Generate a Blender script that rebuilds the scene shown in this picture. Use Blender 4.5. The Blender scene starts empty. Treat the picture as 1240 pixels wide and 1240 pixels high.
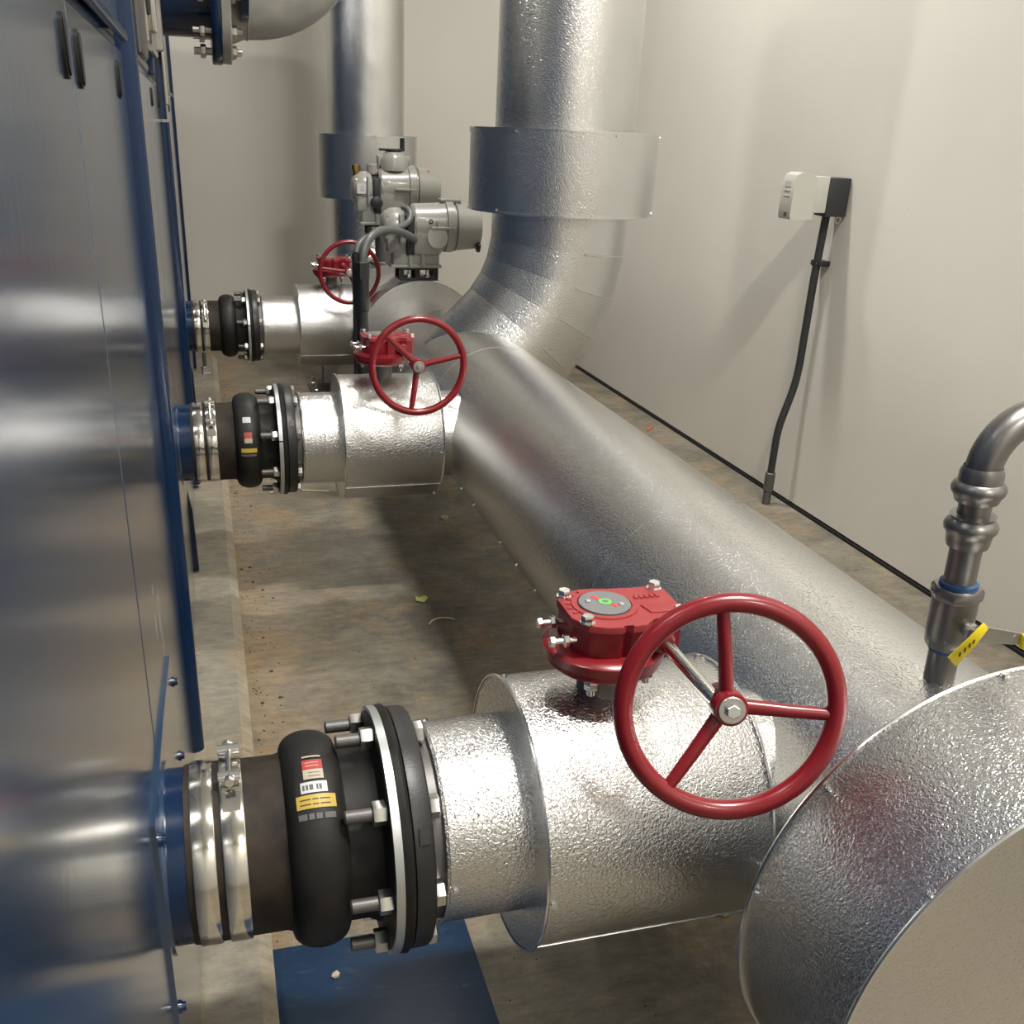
import bpy, bmesh, math, random
from mathutils import Vector, Matrix
random.seed(7)
S = bpy.context.scene
C = S.collection
PI = math.pi

# ------------------------------------------------------------------ camera
CAMZ = 1.5
_p, _y, _r = .4254, .28537, .04278
_fw = Vector((math.sin(_y)*math.cos(_p), math.cos(_y)*math.cos(_p), -math.sin(_p)))
_rt = Vector((math.cos(_y), -math.sin(_y), 0))
_up = _rt.cross(_fw)
_r2 = math.cos(_r)*_rt + math.sin(_r)*_up
_u2 = -math.sin(_r)*_rt + math.cos(_r)*_up
cd = bpy.data.cameras.new('camera'); cam = bpy.data.objects.new('camera', cd); C.objects.link(cam)
m3 = Matrix((_r2, _u2, -_fw)).transposed()
cam.matrix_world = Matrix.Translation((0, 0, CAMZ)) @ m3.to_4x4()
cd.sensor_width = 36; cd.lens = 36*1192/1240
cd.shift_x = (620-595.53)/1240; cd.shift_y = (701.82-620)/1240
cd.clip_start = .02; cd.clip_end = 60
S.camera = cam

# ------------------------------------------------------------------ world, lights, exposure
w = bpy.data.worlds.new('world'); S.world = w; w.use_nodes = True
w.node_tree.nodes['Background'].inputs[0].default_value = (.8, .82, .85, 1)
w.node_tree.nodes['Background'].inputs[1].default_value = .05
S.view_settings.view_transform = 'Standard'; S.view_settings.look = 'None'
S.view_settings.gamma = 1; S.view_settings.use_curve_mapping = False
S.view_settings.exposure = -.25
try:
    S.cycles.sample_clamp_indirect = 6; S.cycles.sample_clamp_direct = 0
    S.cycles.max_bounces = 8; S.cycles.glossy_bounces = 5; S.cycles.diffuse_bounces = 4
    S.cycles.blur_glossy = .3
except Exception: pass
CEIL = 4.6
LAMPS = [((1.25, .6), 220), ((1.35, 4.3), 118), ((1.5, -2.4), 75), ((-2.6, 3.6), 130)]  # last two are unseen lamps added as fill light
for (x, y), e in LAMPS:
    ld = bpy.data.lights.new('high_bay_light', 'AREA'); ld.shape = 'RECTANGLE'; ld.size = .62; ld.size_y = .2; ld.energy = e
    ld.color = (1, .97, .91)
    lo = bpy.data.objects.new('high_bay_light', ld); lo.location = (x, y, CEIL-.42); C.objects.link(lo)

# ------------------------------------------------------------------ materials
def N(nt, t, **k):
    n = nt.nodes.new(t)
    for a, b in k.items(): setattr(n, a, b)
    return n
def mat(name, col, rough=.5, metal=0, coat=0, coat_rough=.05, spec=.5, emis=None):
    m = bpy.data.materials.new(name); m.use_nodes = True
    b = m.node_tree.nodes['Principled BSDF']
    b.inputs['Base Color'].default_value = (*col, 1); b.inputs['Roughness'].default_value = rough
    b.inputs['Metallic'].default_value = metal; b.inputs['Coat Weight'].default_value = coat
    b.inputs['Coat Roughness'].default_value = coat_rough; b.inputs['Specular IOR Level'].default_value = spec
    if emis: b.inputs['Emission Color'].default_value = (*emis[0], 1); b.inputs['Emission Strength'].default_value = emis[1]
    return m
def coords(nt, scale=(1, 1, 1), kind='Object'):
    tc = N(nt, 'ShaderNodeTexCoord'); mp = N(nt, 'ShaderNodeMapping'); mp.inputs['Scale'].default_value = scale
    nt.links.new(tc.outputs[kind], mp.inputs[0]); return mp.outputs[0]
def noise(nt, vec, scale, detail=2, rough=.5, dist=0):
    n = N(nt, 'ShaderNodeTexNoise'); n.inputs['Scale'].default_value = scale; n.inputs['Detail'].default_value = detail
    n.inputs['Roughness'].default_value = rough; n.inputs['Distortion'].default_value = dist
    nt.links.new(vec, n.inputs['Vector']); return n.outputs['Fac']
def ramp(nt, fac, stops, interp='LINEAR'):
    r = N(nt, 'ShaderNodeValToRGB'); r.color_ramp.interpolation = interp
    e = r.color_ramp.elements
    while len(e) < len(stops): e.new(.5)
    for k, (p, c) in enumerate(stops): e[k].position = p; e[k].color = (*c, 1) if len(c) == 3 else c
    nt.links.new(fac, r.inputs[0]); return r.outputs[0]
def mix(nt, fac, a, b, mode='MIX'):
    n = N(nt, 'ShaderNodeMix', data_type='RGBA', blend_type=mode)
    if isinstance(fac, (int, float)): n.inputs[0].default_value = fac
    else: nt.links.new(fac, n.inputs[0])
    for i, v in ((6, a), (7, b)):
        if isinstance(v, tuple): n.inputs[i].default_value = (*v, 1)
        else: nt.links.new(v, n.inputs[i])
    return n.outputs[2]
def bump(nt, h, strength, dist, normal=None):
    b = N(nt, 'ShaderNodeBump'); b.inputs['Strength'].default_value = strength; b.inputs['Distance'].default_value = dist
    nt.links.new(h, b.inputs['Height'])
    if normal is not None: nt.links.new(normal, b.inputs['Normal'])
    return b.outputs[0]
def bsdf(m): return m.node_tree.nodes['Principled BSDF']

def embossed(name, col=(.78, .78, .77), rough=.2, s=230, st=.46, wob=.12):
    m = mat(name, col, rough, 1); nt = m.node_tree
    v = coords(nt)
    h1 = noise(nt, v, s, 1, .5, .9)
    big = noise(nt, v, 7, 1)
    n1 = bump(nt, big, wob, .006)
    n2 = bump(nt, h1, st, .0026, n1)
    nt.links.new(n2, bsdf(m).inputs['Normal'])
    c = ramp(nt, noise(nt, v, 3.5, 4), [(.3, tuple(x*.93 for x in col)), (.7, col)])
    nt.links.new(c, bsdf(m).inputs['Base Color'])
    return m
M = {}
M['alu'] = embossed('embossed_aluminium')
M['alu_sleeve'] = embossed('embossed_aluminium_rough', col=(.72, .72, .71), rough=.25, s=240, st=.6, wob=.2)
M['alu_dent'] = embossed('dented_aluminium', rough=.2, s=230, st=.46, wob=.7)
M['alu_edge'] = mat('aluminium_edge', (.8, .8, .78), .25, 1)
M['steel'] = mat('zinc_steel', (.62, .61, .58), .3, 1)
M['bright'] = mat('bright_zinc', (.85, .85, .84), .15, 1)
M['stainless'] = mat('stainless_band', (.74, .72, .66), .13, 1)
M['ring'] = mat('galvanized_ring', (.55, .57, .57), .38, .85)
M['darksteel'] = mat('dark_steel', (.13, .125, .12), .45, .6)
M['carbon'] = mat('press_fit_steel', (.27, .26, .25), .33, .95)
M['black'] = mat('black_plastic', (.016, .017, .018), .42)
M['cast'] = mat('black_cast_iron', (.014, .014, .014), .42)
nt = M['cast'].node_tree; nt.links.new(bump(nt, noise(nt, coords(nt), 260, 2), .25, .001), bsdf(M['cast']).inputs['Normal'])
M['rubber'] = mat('black_rubber', (.018, .017, .016), .5, spec=.3)
nt = M['rubber'].node_tree; v = coords(nt)
c = ramp(nt, noise(nt, v, 14, 5, .6), [(.35, (.007, .007, .007)), (.75, (.022, .019, .016))]); nt.links.new(c, bsdf(M['rubber']).inputs['Base Color'])
nt.links.new(bump(nt, noise(nt, v, 60, 3), .3, .001), bsdf(M['rubber']).inputs['Normal'])
M['rubber_brown'] = mat('dusty_rubber', (.035, .027, .02), .65, spec=.25)
nt = M['rubber_brown'].node_tree; v = coords(nt)
c = ramp(nt, noise(nt, v, 22, 5, .6), [(.35, (.013, .010, .008)), (.7, (.038, .029, .02))]); nt.links.new(c, bsdf(M['rubber_brown']).inputs['Base Color'])
M['red'] = mat('red_enamel', (.19, .005, .010), .3, 0, .25)
M['redlid'] = mat('red_enamel_dusty', (.27, .026, .03), .45)
nt = M['redlid'].node_tree; nt.links.new(bump(nt, noise(nt, coords(nt), 120, 2), .2, .001), bsdf(M['redlid']).inputs['Normal'])
M['blue'] = mat('navy_gloss_paint', (.002, .026, .075), .2, 0, 1, .15, .6)
bsdf(M['blue']).inputs['IOR'].default_value = 1.6
nt = M['blue'].node_tree; v = coords(nt)
nn = bump(nt, noise(nt, v, 70, 2), .05, .0015); nn = bump(nt, noise(nt, v, 3, 1), .05, .006, nn)
nt.links.new(nn, bsdf(M['blue']).inputs['Normal']); nt.links.new(nn, bsdf(M['blue']).inputs['Coat Normal'])
nt.links.new(ramp(nt, noise(nt, coords(nt, (1, 1.5, 1)), 2, 3), [(.3, (.18,)*3), (.75, (.25,)*3)]), bsdf(M['blue']).inputs['Roughness'])
M['bluepost'] = mat('navy_post_paint', (.001, .014, .048), .22, 0, 0)
M['blueplate'] = mat('scuffed_blue_paint', (.006, .03, .09), .4)
nt = M['blueplate'].node_tree; v = coords(nt)
sc = ramp(nt, noise(nt, coords(nt, (1, 3, 1)), 26, 6, .7), [(.50, (.003, .024, .066)), (.62, (.012, .035, .075)), (.8, (.09, .11, .14))])
nt.links.new(sc, bsdf(M['blueplate']).inputs['Base Color']); nt.links.new(bump(nt, noise(nt, v, 160, 2), .2, .001), bsdf(M['blueplate']).inputs['Normal'])
M['scuff'] = mat('chalky_scuff', (.30, .31, .32), .7)
M['hole'] = mat('dark_opening', (.006, .006, .008), .8)
M['grey'] = mat('grey_actuator_paint', (.27, .268, .24), .3, 0, .25)
M['greyplate'] = mat('grey_nameplate', (.42, .41, .37), .45)
M['discgrey'] = mat('grey_indicator_disc', (.15, .155, .16), .5)
M['green'] = mat('green_indicator', (.12, .5, .08), .5)
M['redmark'] = mat('red_indicator', (.7, .05, .03), .5)
M['yellow'] = mat('yellow_vinyl', (.62, .48, .008), .4)
M['lblyellow'] = mat('yellow_label', (.42, .30, .04), .5)
M['lblred'] = mat('red_label', (.36, .04, .035), .5)
M['lblcream'] = mat('cream_label', (.38, .33, .26), .5)
M['lblwhite'] = mat('white_label', (.5, .5, .5), .5)
M['lblgrey'] = mat('grey_print', (.09, .09, .085), .6)
M['ink'] = mat('dark_ink', (.05, .03, .01), .6)
M['tape'] = mat('blue_sealant', (.02, .07, .18), .6)
M['box'] = mat('grey_plastic_box', (.50, .49, .44), .4)
M['dkbox'] = mat('charcoal_box', (.022, .024, .026), .45)
M['paintgrey'] = mat('grey_pipe_paint', (.36, .35, .31), .4)
nt = M['paintgrey'].node_tree
nt.links.new(ramp(nt, noise(nt, coords(nt), 12, 5), [(.3, (.28, .27, .24)), (.7, (.38, .37, .33))]), bsdf(M['paintgrey']).inputs['Base Color'])
M['brass'] = mat('brass', (.35, .22, .07), .35, 1)
M['conduitgrey'] = mat('grey_flexible_conduit', (.10, .105, .10), .4)
M['scrap'] = mat('yellow_green_scrap', (.5, .5, .16), .7)
M['straw'] = mat('straw', (.6, .5, .3), .7)
M['stone'] = mat('dark_crumb', (.075, .05, .03), .9)
M['pale'] = mat('pale_crumb', (.45, .38, .28), .9)
M['redscrap'] = mat('red_scrap', (.5, .1, .05), .7)
M['lamp'] = mat('lamp_housing', (.5, .5, .5), .4)
M['lens'] = mat('lamp_lens', (.9, .9, .9), .4, emis=((1, .95, .87), 1.0))
# painted wall panels
M['wall'] = mat('cream_wall_panel', (.60, .565, .47), .42)
nt = M['wall'].node_tree; v = coords(nt)
c = ramp(nt, noise(nt, v, 1.3, 5), [(.3, (.62, .595, .54)), (.7, (.67, .645, .59))])
spots = ramp(nt, noise(nt, v, 38, 2, .5), [(.17, (.5, .42, .30)), (.22, (1, 1, 1))])
nt.links.new(mix(nt, .6, c, spots, 'MULTIPLY'), bsdf(M['wall']).inputs['Base Color'])
nt.links.new(bump(nt, noise(nt, v, 2.2, 3), .25, .01), bsdf(M['wall']).inputs['Normal'])
M['ceil'] = mat('white_ceiling', (.7, .69, .66), .7)
# concrete
def concrete(name, dark, light, stain, dust=False):
    m = mat(name, light, .75); nt = m.node_tree; v = coords(nt)
    a = ramp(nt, noise(nt, v, 2.6, 12, .72, .3), [(.36, dark), (.62, light)])
    st = ramp(nt, noise(nt, coords(nt, (1, .7, 1)), 4.2, 12, .75, .5), [(.50, (0, 0, 0)), (.68, (1, 1, 1))])
    b = mix(nt, st, a, stain)
    if dust:   # brown dust swept against the pad edge
        tcc = N(nt, 'ShaderNodeTexCoord'); sx = N(nt, 'ShaderNodeSeparateXYZ'); nt.links.new(tcc.outputs['Object'], sx.inputs[0])
        mr = N(nt, 'ShaderNodeMapRange'); mr.inputs[1].default_value = .02; mr.inputs[2].default_value = .42; mr.inputs[3].default_value = .62; mr.inputs[4].default_value = 0
        nt.links.new(sx.outputs[0], mr.inputs[0])
        mm = N(nt, 'ShaderNodeMath', operation='MULTIPLY'); nt.links.new(mr.outputs[0], mm.inputs[0])
        ng = N(nt, 'ShaderNodeMapRange'); ng.inputs[1].default_value = .35; ng.inputs[2].default_value = .62; nt.links.new(noise(nt, v, 7, 8, .7, .3), ng.inputs[0])
        nt.links.new(ng.outputs[0], mm.inputs[1])
        b = mix(nt, mm.outputs[0], b, (.30, .20, .10))
    sp = ramp(nt, noise(nt, v, 95, 3, .6), [(.24, (.30, .24, .18)), (.33, (1, 1, 1))])
    b = mix(nt, .8, b, sp, 'MULTIPLY')
    sc = ramp(nt, noise(nt, coords(nt, (.8, 2.2, 1)), 16, 12, .8), [(.36, (.62,)*3), (.64, (1.22,)*3)])
    b = mix(nt, .85, b, sc, 'MULTIPLY')
    nt.links.new(b, bsdf(m).inputs['Base Color'])
    nt.links.new(bump(nt, noise(nt, v, 45, 6, .65), .35, .004), bsdf(m).inputs['Normal'])
    nt.links.new(ramp(nt, noise(nt, v, 5, 4), [(.3, (.55,)*3), (.7, (.85,)*3)]), bsdf(m).inputs['Roughness'])
    return m
M['floor'] = concrete('stained_concrete', (.115, .103, .08), (.235, .21, .16), (.27, .19, .105), True)
M['pad'] = concrete('pad_concrete', (.17, .15, .12), (.26, .235, .18), (.29, .23, .15))
M['padedge'] = concrete('pad_edge_concrete', (.24, .205, .15), (.33, .29, .215), (.32, .25, .15))

# ------------------------------------------------------------------ mesh helpers
def obj(name, bm, m, parent=None, smooth=40, loc=None, rot=None):
    me = bpy.data.meshes.new(name)
    bmesh.ops.recalc_face_normals(bm, faces=bm.faces)
    bm.to_mesh(me); bm.free()
    if smooth:
        me.polygons.foreach_set('use_smooth', [True]*len(me.polygons))
        me.set_sharp_from_angle(angle=math.radians(smooth))
    for x in (m if isinstance(m, (list, tuple)) else [m]): me.materials.append(M[x] if isinstance(x, str) else x)
    o = bpy.data.objects.new(name, me); C.objects.link(o)
    if parent: o.parent = parent
    if loc: o.location = loc
    if rot: o.rotation_euler = rot
    return o
def thing(name, label, cat, loc=(0, 0, 0), group=None, rot=None):
    o = bpy.data.objects.new(name, None); C.objects.link(o); o.location = loc; o.empty_display_size = .05
    o['label'] = label; o['category'] = cat
    if group: o['group'] = group
    if rot: o.rotation_euler = rot
    return o
def tag(o, label, cat, group=None):
    o['label'] = label; o['category'] = cat
    if group: o['group'] = group
    return o
def struct(o): o['kind'] = 'structure'; return o
NB = bmesh.new
def frame(d):
    d = Vector(d).normalized()
    a = Vector((0, 0, 1)) if abs(d.z) < .9 else Vector((1, 0, 0))
    if abs(d.x) > .9: a = Vector((0, 0, 1))
    u = (a - d*a.dot(d)).normalized(); v = d.cross(u)
    return d, u, v
def lathe(bm, o, d, prof, n=32, a0=None, a1=None, start=0):
    """prof: list of (t, r) along direction d"""
    o = Vector(o); d, u, v = frame(d)
    full = a0 is None
    angs = [start+2*PI*k/n for k in range(n)] if full else [a0+(a1-a0)*k/n for k in range(n+1)]
    rings = []
    for t, r in prof:
        if r < 1e-7: rings.append([bm.verts.new(o+d*t)])
        else: rings.append([bm.verts.new(o+d*t+u*(r*math.cos(a))+v*(r*math.sin(a))) for a in angs])
    m = len(angs)
    for A, B in zip(rings, rings[1:]):
        for k in range(m if full else m-1):
            k2 = (k+1) % m
            if len(A) == 1 and len(B) == 1: continue
            if len(A) == 1: bm.faces.new((A[0], B[k], B[k2]))
            elif len(B) == 1: bm.faces.new((A[k], A[k2], B[0]))
            else: bm.faces.new((A[k], A[k2], B[k2], B[k]))
    return rings
def cyl(bm, o, d, h, r, n=24, bev=0, start=0):
    if bev: p = [(0, 0), (0, r-bev), (bev, r), (h-bev, r), (h, r-bev), (h, 0)]
    else: p = [(0, 0), (0, r), (h, r), (h, 0)]
    lathe(bm, o, d, p, n, start=start)
def hexn(bm, o, d, h, r, start=0):
    lathe(bm, o, d, [(0, 0), (0, r*.97), (h*.1, r), (h*.85, r), (h, r*.86), (h, 0)], 6, start=start)
def arcring(bm, o, d, t0, t1, r0, r1, a0, a1, n=24):
    """partial ring with closed ends, angles from up direction"""
    o = Vector(o); d, u, v = frame(d); rows = []
    for k in range(n+1):
        a = a0+(a1-a0)*k/n; q = u*math.cos(a)+v*math.sin(a)
        rows.append([bm.verts.new(o+d*t+q*r) for t, r in ((t0, r0), (t0, r1), (t1, r1), (t1, r0))])
    for A, B in zip(rows, rows[1:]):
        for k in range(4): bm.faces.new((A[k], A[(k+1) % 4], B[(k+1) % 4], B[k]))
    bm.faces.new(rows[0]); bm.faces.new(rows[-1][::-1])
def tube(bm, pts, r, n=12, cap=True, closed=False):
    P = [Vector(p) for p in pts]; R = r if isinstance(r, (list, tuple)) else [r]*len(P)
    L = len(P); rings = []
    def tang(i):
        if closed: return (P[(i+1) % L]-P[i-1]).normalized()
        if i == 0: return (P[1]-P[0]).normalized()
        if i == L-1: return (P[-1]-P[-2]).normalized()
        return ((P[i+1]-P[i]).normalized()+(P[i]-P[i-1]).normalized()).normalized()
    t, u, v = frame(tang(0))
    for i in range(L):
        t = tang(i); u = (u-t*u.dot(t)).normalized(); v = t.cross(u)
        rings.append([bm.verts.new(P[i]+(u*math.cos(2*PI*k/n)+v*math.sin(2*PI*k/n))*R[i]) for k in range(n)])
    pairs = list(zip(rings, rings[1:]))
    if closed: pairs.append((rings[-1], rings[0]))
    for A, B in pairs:
        for k in range(n): bm.faces.new((A[k], A[(k+1) % n], B[(k+1) % n], B[k]))
    if cap and not closed: bm.faces.new(rings[0][::-1]); bm.faces.new(rings[-1])
def box(bm, c, s, rot=None, bev=0):
    r = bmesh.ops.create_cube(bm, size=1); vs = r['verts']
    for q in vs: q.co = Vector((q.co.x*s[0], q.co.y*s[1], q.co.z*s[2]))
    if bev:
        es = list({e for q in vs for e in q.link_edges})
        rb = bmesh.ops.bevel(bm, geom=es, offset=bev, segments=2, affect='EDGES', profile=.5)
        vs = list({q for f in rb['faces'] for q in f.verts} | {q for q in vs if q.is_valid})
    Mx = Matrix.Translation(c) @ (rot.to_4x4() if rot is not None else Matrix.Identity(4))
    for q in vs: q.co = Mx @ q.co
def prism(bm, poly, z0, z1, f=None, bev=0):
    """poly in local xy extruded in z; f maps Vector->Vector"""
    A = [bm.verts.new((x, y, z0)) for x, y in poly]; B = [bm.verts.new((x, y, z1)) for x, y in poly]
    n = len(poly)
    fb = bm.faces.new(A[::-1]); ft = bm.faces.new(B)
    for k in range(n): bm.faces.new((A[k], A[(k+1) % n], B[(k+1) % n], B[k]))
    vs = A+B
    if bev:
        rb = bmesh.ops.bevel(bm, geom=list(ft.edges), offset=bev, segments=2, affect='EDGES', profile=.5)
        vs = list({q for q in vs if q.is_valid} | {q for ff in rb['faces'] for q in ff.verts})
    if f:
        for q in vs: q.co = f(q.co)
def arc(c, r, a0, a1, n, f): return [f(c, r, a0+(a1-a0)*k/n) for k in range(n+1)]
def screw(parent, p, d, r=.0042, name='screw'):
    bm = NB(); d = Vector(d).normalized(); p = Vector(p)
    lathe(bm, p-d*.001, d, [(0, 0), (0, r*1.35), (.002, r*1.3), (.002, r), (.005, r*.95), (.0055, 0)], 8)
    return obj(name, bm, 'bright', parent)

# ------------------------------------------------------------------ room
XF = -.1165      # machine face
WX = 2.5; WY = 7.5
bm = NB(); box(bm, (-.75, 2, -.05), (6.7, 11.2, .1)); struct(obj('floor', bm, 'floor', smooth=0))
bm = NB(); box(bm, (WX+.05, 2.2, 2.36), (.1, 10.8, 4.68)); struct(obj('wall_right', bm, 'wall', smooth=0))
bm = NB(); box(bm, (-.75, WY+.05, 2.3), (6.6, .1, 4.6)); struct(obj('wall_back', bm, 'wall', smooth=0))
bm = NB(); box(bm, (-4.05, 2.2, 2.3), (.1, 10.6, 4.6)); struct(obj('wall_left', bm, 'wall', smooth=0))
bm = NB(); box(bm, (-.75, -3.15, 2.3), (6.7, .1, 4.6)); struct(obj('wall_front', bm, 'wall', smooth=0))
bm = NB(); box(bm, (-.75, 2.2, CEIL+.05), (6.7, 10.8, .1)); struct(obj('ceiling', bm, 'ceil', smooth=0))
bm = NB(); box(bm, (WX-.003, 2.2, .006), (.010, 10.6, .012)); struct(obj('trim_1', bm, 'hole', smooth=0))
bm = NB(); box(bm, (-.75, WY-.003, .006), (6.5, .010, .012)); struct(obj('trim_2', bm, 'hole', smooth=0))
# concrete pad under the machine with chamfered edge
bm = NB()
pr = [(-3.6, 0), (.026, 0), (.026, .048), (-.001, .07), (-3.6, .07)]
A = [bm.verts.new((x, -2.6, z)) for x, z in pr]; B = [bm.verts.new((x, 6.9, z)) for x, z in pr]
fs = [bm.faces.new(A), bm.faces.new(B[::-1])]
for k in range(5):
    f = bm.faces.new((A[k], B[k], B[(k+1) % 5], A[(k+1) % 5]))
    if k in (1, 2): f.material_index = 1
struct(obj('equipment_pad', bm, ['pad', 'padedge'], smooth=0))

# ceiling lamps (housings the area lights sit in; last two hold added fill lights)
LPOS = ['above the near end of the large header', 'above the far branch pipe', 'behind the viewer by the right wall, unseen and added for fill light', 'over the middle of the machine, unseen and added for fill light']
for ((x, y), e), wh in zip(LAMPS, LPOS):
    t = thing('batten_lamp', 'long grey batten ceiling lamp hanging '+wh, 'lamp', (x, y, CEIL), 'batten lamps under the ceiling')
    bm = NB(); box(bm, (0, 0, -.375), (.72, .24, .07), bev=.01); obj('housing', bm, 'lamp', t)
    bm = NB(); cyl(bm, (.25, 0, -.35), (0, 0, 1), .35, .008, 8); obj('hanger_rod', bm, 'steel', t)
    bm = NB(); cyl(bm, (-.25, 0, -.35), (0, 0, 1), .35, .008, 8); obj('hanger_rod', bm, 'steel', t)

# ------------------------------------------------------------------ the blue machine
mc = thing('chiller', 'large glossy navy blue chiller cabinet filling the left side, standing on the concrete pad', 'machine', (XF-1, 2.4, .07))
OFF = Vector((XF-1, 2.4, .07))
def mobj(name, bm, m, parent=None, smooth=40):
    # mesh is made in world coordinates; shift to machine-local
    for q in bm.verts: q.co -= OFF
    return obj(name, bm, m, parent or mc, smooth)
bm = NB(); box(bm, (XF-1.02, 2.0, 1.28), (2.0, 9.0, 2.42)); mobj('cabinet_body', bm, 'blue', smooth=0)
def panel(y0, y1, z0, z1, x=XF, th=.012, name='panel', bev=.004, m='blue'):
    bm = NB(); box(bm, (x-th/2, (y0+y1)/2, (z0+z1)/2), (th, y1-y0-.004, z1-z0-.004), bev=bev); return mobj(name, bm, m, smooth=12)
for y0, y1 in ((-2.5, -1.2), (-1.2, .1), (.1, 1.14), (1.14, 1.99), (2.02, 3.05), (3.05, 4.15), (4.22, 5.3), (5.3, 6.48)):
    panel(y0, y1, .075, 1.605, XF+(.007 if y1 < 2 else 0), .02)
for y0, y1 in ((-2.5, -1.2), (-1.2, .1), (.1, 1.14), (1.14, 1.99), (2.02, 3.0), (3.95, 5.3), (5.3, 6.48)):
    panel(y0, y1, 1.635, 2.48, XF+(.007 if y1 < 2 else 0), .02)
# horizontal ledge rail
for y0, y1 in ((-2.4, 1.93), (2.05, 3.02), (4.25, 6.4)):
    bm = NB(); box(bm, (XF+(.016 if y1 < 2 else .006), (y0+y1)/2, 1.62), (.012, y1-y0, .016), bev=.004); mobj('ledge_rail', bm, 'bluepost')
def post(y, z0, z1, w_=.035, p=.026):
    bm = NB(); lathe(bm, (XF+.002, y, z0), (0, 0, 1), [(0, 0), (0, w_*.5), (z1-z0, w_*.5), (z1-z0, 0)], 28)
    for q in bm.verts: q.co.x = XF-.004 if q.co.x < XF+.002 else XF+(q.co.x-XF)*p/(w_*.5+.002)
    mobj('corner_post', bm, 'bluepost')
post(2.025, .17, 2.48, .04, .03); post(4.18, .09, 1.49, .06, .028); post(4.08, 1.5, 2.48, .03, .024); post(6.46, .08, 2.48, .03, .016)
# oblong lifting slots
for y, z, h in ((-.35, 1.557, .052), (.2, 1.557, .052), (1.078, 1.557, .048), (1.2, 1.552, .048), (1.803, 1.553, .047), (2.59, 1.555, .045), (3.37, 1.558, .045), (3.98, 1.56, .045), (4.7, 1.558, .045), (5.6, 1.558, .045)):
    bm = NB(); n = 16
    pl = [(.010*math.cos(a), (h/2-.009)*(1 if math.sin(a) > 0 else -1)+.009*math.sin(a)) for a in [2*PI*(k+.5)/n for k in range(n)]]
    prism(bm, pl, 0, .004, lambda q, y=y, z=z: Vector((XF+.0035+q.z*.4, y+q.x, z+q.y)))
    s = mobj('slot', bm, 'hole'); s.location.x += .007 if y < 2 else 0
    bm = NB(); prism(bm, [(a*1.5, b*1.14) for a, b in pl], 0, .003, lambda q, y=y, z=z: Vector((XF+q.z, y+q.x, z+q.y))); mobj('slot_grommet', bm, 'rubber').location.x += .007 if y < 2 else 0
# raised access plate round the near nozzle
PX = -.1045
bm = NB()
poly = [(.979, .09), (1.53, .09), (1.53, .60), (1.50, .700), (1.25, .735), (.979, .757)]
prism(bm, poly, XF-.004, PX, lambda q: Vector((q.z, q.x, q.y)))
mobj('access_plate', bm, 'blue', smooth=30)
for y, z in ((1.50, .65), (1.475, .52), (1.005, .717), (1.0, .45), (1.0, .33), (1.0, .2), (1.50, .3)):
    bm = NB(); lathe(bm, (PX, y, z), (1, 0, 0), [(0, 0), (0, .009), (.003, .0085), (.003, .0065), (.008, .006), (.0085, 0)], 12); mobj('plate_bolt', bm, 'bluepost')
for y, z0, z1, w_ in ((1.365, .80, .845, .006), (1.375, .865, .885, .005), (1.44, .77, .84, .004), (1.46, .72, .80, .003), (1.475, .79, .835, .003)):
    bm = NB(); prism(bm, [(0, z0), (w_*.8, z0+.006), (w_, (z0+z1)/2), (w_*.7, z1-.004), (w_*.2, z1), (-w_*.3, (z0+z1)/2)], 0, .0006, lambda q, y=y: Vector((XF+.0066+q.z, y+q.x, q.y))); mobj('scuff_mark', bm, 'scuff', smooth=0)
# nozzle stubs of the machine
NZ = .597
NY = [1.122, 3.066, 5.03]
for y in NY:
    bm = NB(); lathe(bm, (XF-.05, y, NZ), (1, 0, 0), [(0, .1165), (.097, .1165), (.097, .10), (0, .10)], 48); mobj('water_nozzle', bm, 'bluepost')
    bm = NB(); lathe(bm, (PX if y < 2 else XF, y, NZ), (1, 0, 0), [(-.003, .117), (-.003, .128), (.003, .128), (.004, .117)], 48); mobj('nozzle_collar', bm, 'blue')
for y in (3.3, 5.35):   # small bracket feet beside the further nozzles
    bm = NB(); prism(bm, [(-.002, .0), (.016, 0), (.012, .22), (-.002, .3)], y-.02, y+.02, lambda q: Vector((XF+q.x, q.z, .075+q.y))); mobj('skid_bracket', bm, 'bluepost')
# window frames / electrical box high on the cabinet
bm = NB(); box(bm, (XF+.008, 3.45, 2.08), (.02, .84, .80), bev=.01); mobj('door_frame', bm, 'stainless')
bm = NB(); box(bm, (XF+.012, 3.45, 2.08), (.024, .70, .66), bev=.006); mobj('door_inset', bm, 'hole')
bm = NB(); box(bm, (XF+.028, 3.18, 2.02), (.024, .05, .62), bev=.008); mobj('door_handle', bm, 'bright')
bm = NB(); box(bm, (XF+.02, 3.8, 2.03), (.04, .06, .66), bev=.01); mobj('door_frame', bm, 'paintgrey')
bm = NB(); box(bm, (XF+.012, 4.6, 2.0), (.026, .07, .9), bev=.01); mobj('vertical_trunking', bm, 'stainless')
bm = NB(); box(bm, (XF+.01, 2.75, 2.05), (.02, .3, .84), bev=.01); mobj('upper_bracket', bm, 'darksteel')
# top blue pipe with flange
by, bz, br = 4.0, 1.925, .165
bm = NB(); lathe(bm, (XF-.05, by, bz), (1, 0, 0), [(0, br), (.26, br), (.26, 0)], 48); mobj('water_outlet', bm, 'bluepost')
bm = NB(); lathe(bm, (.078, by, bz), (1, 0, 0), [(0, br), (0, .243), (.004, .246), (.03, .246), (.034, .243), (.034, 0)], 48); fl = mobj('outlet_flange', bm, 'bluepost')

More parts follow.
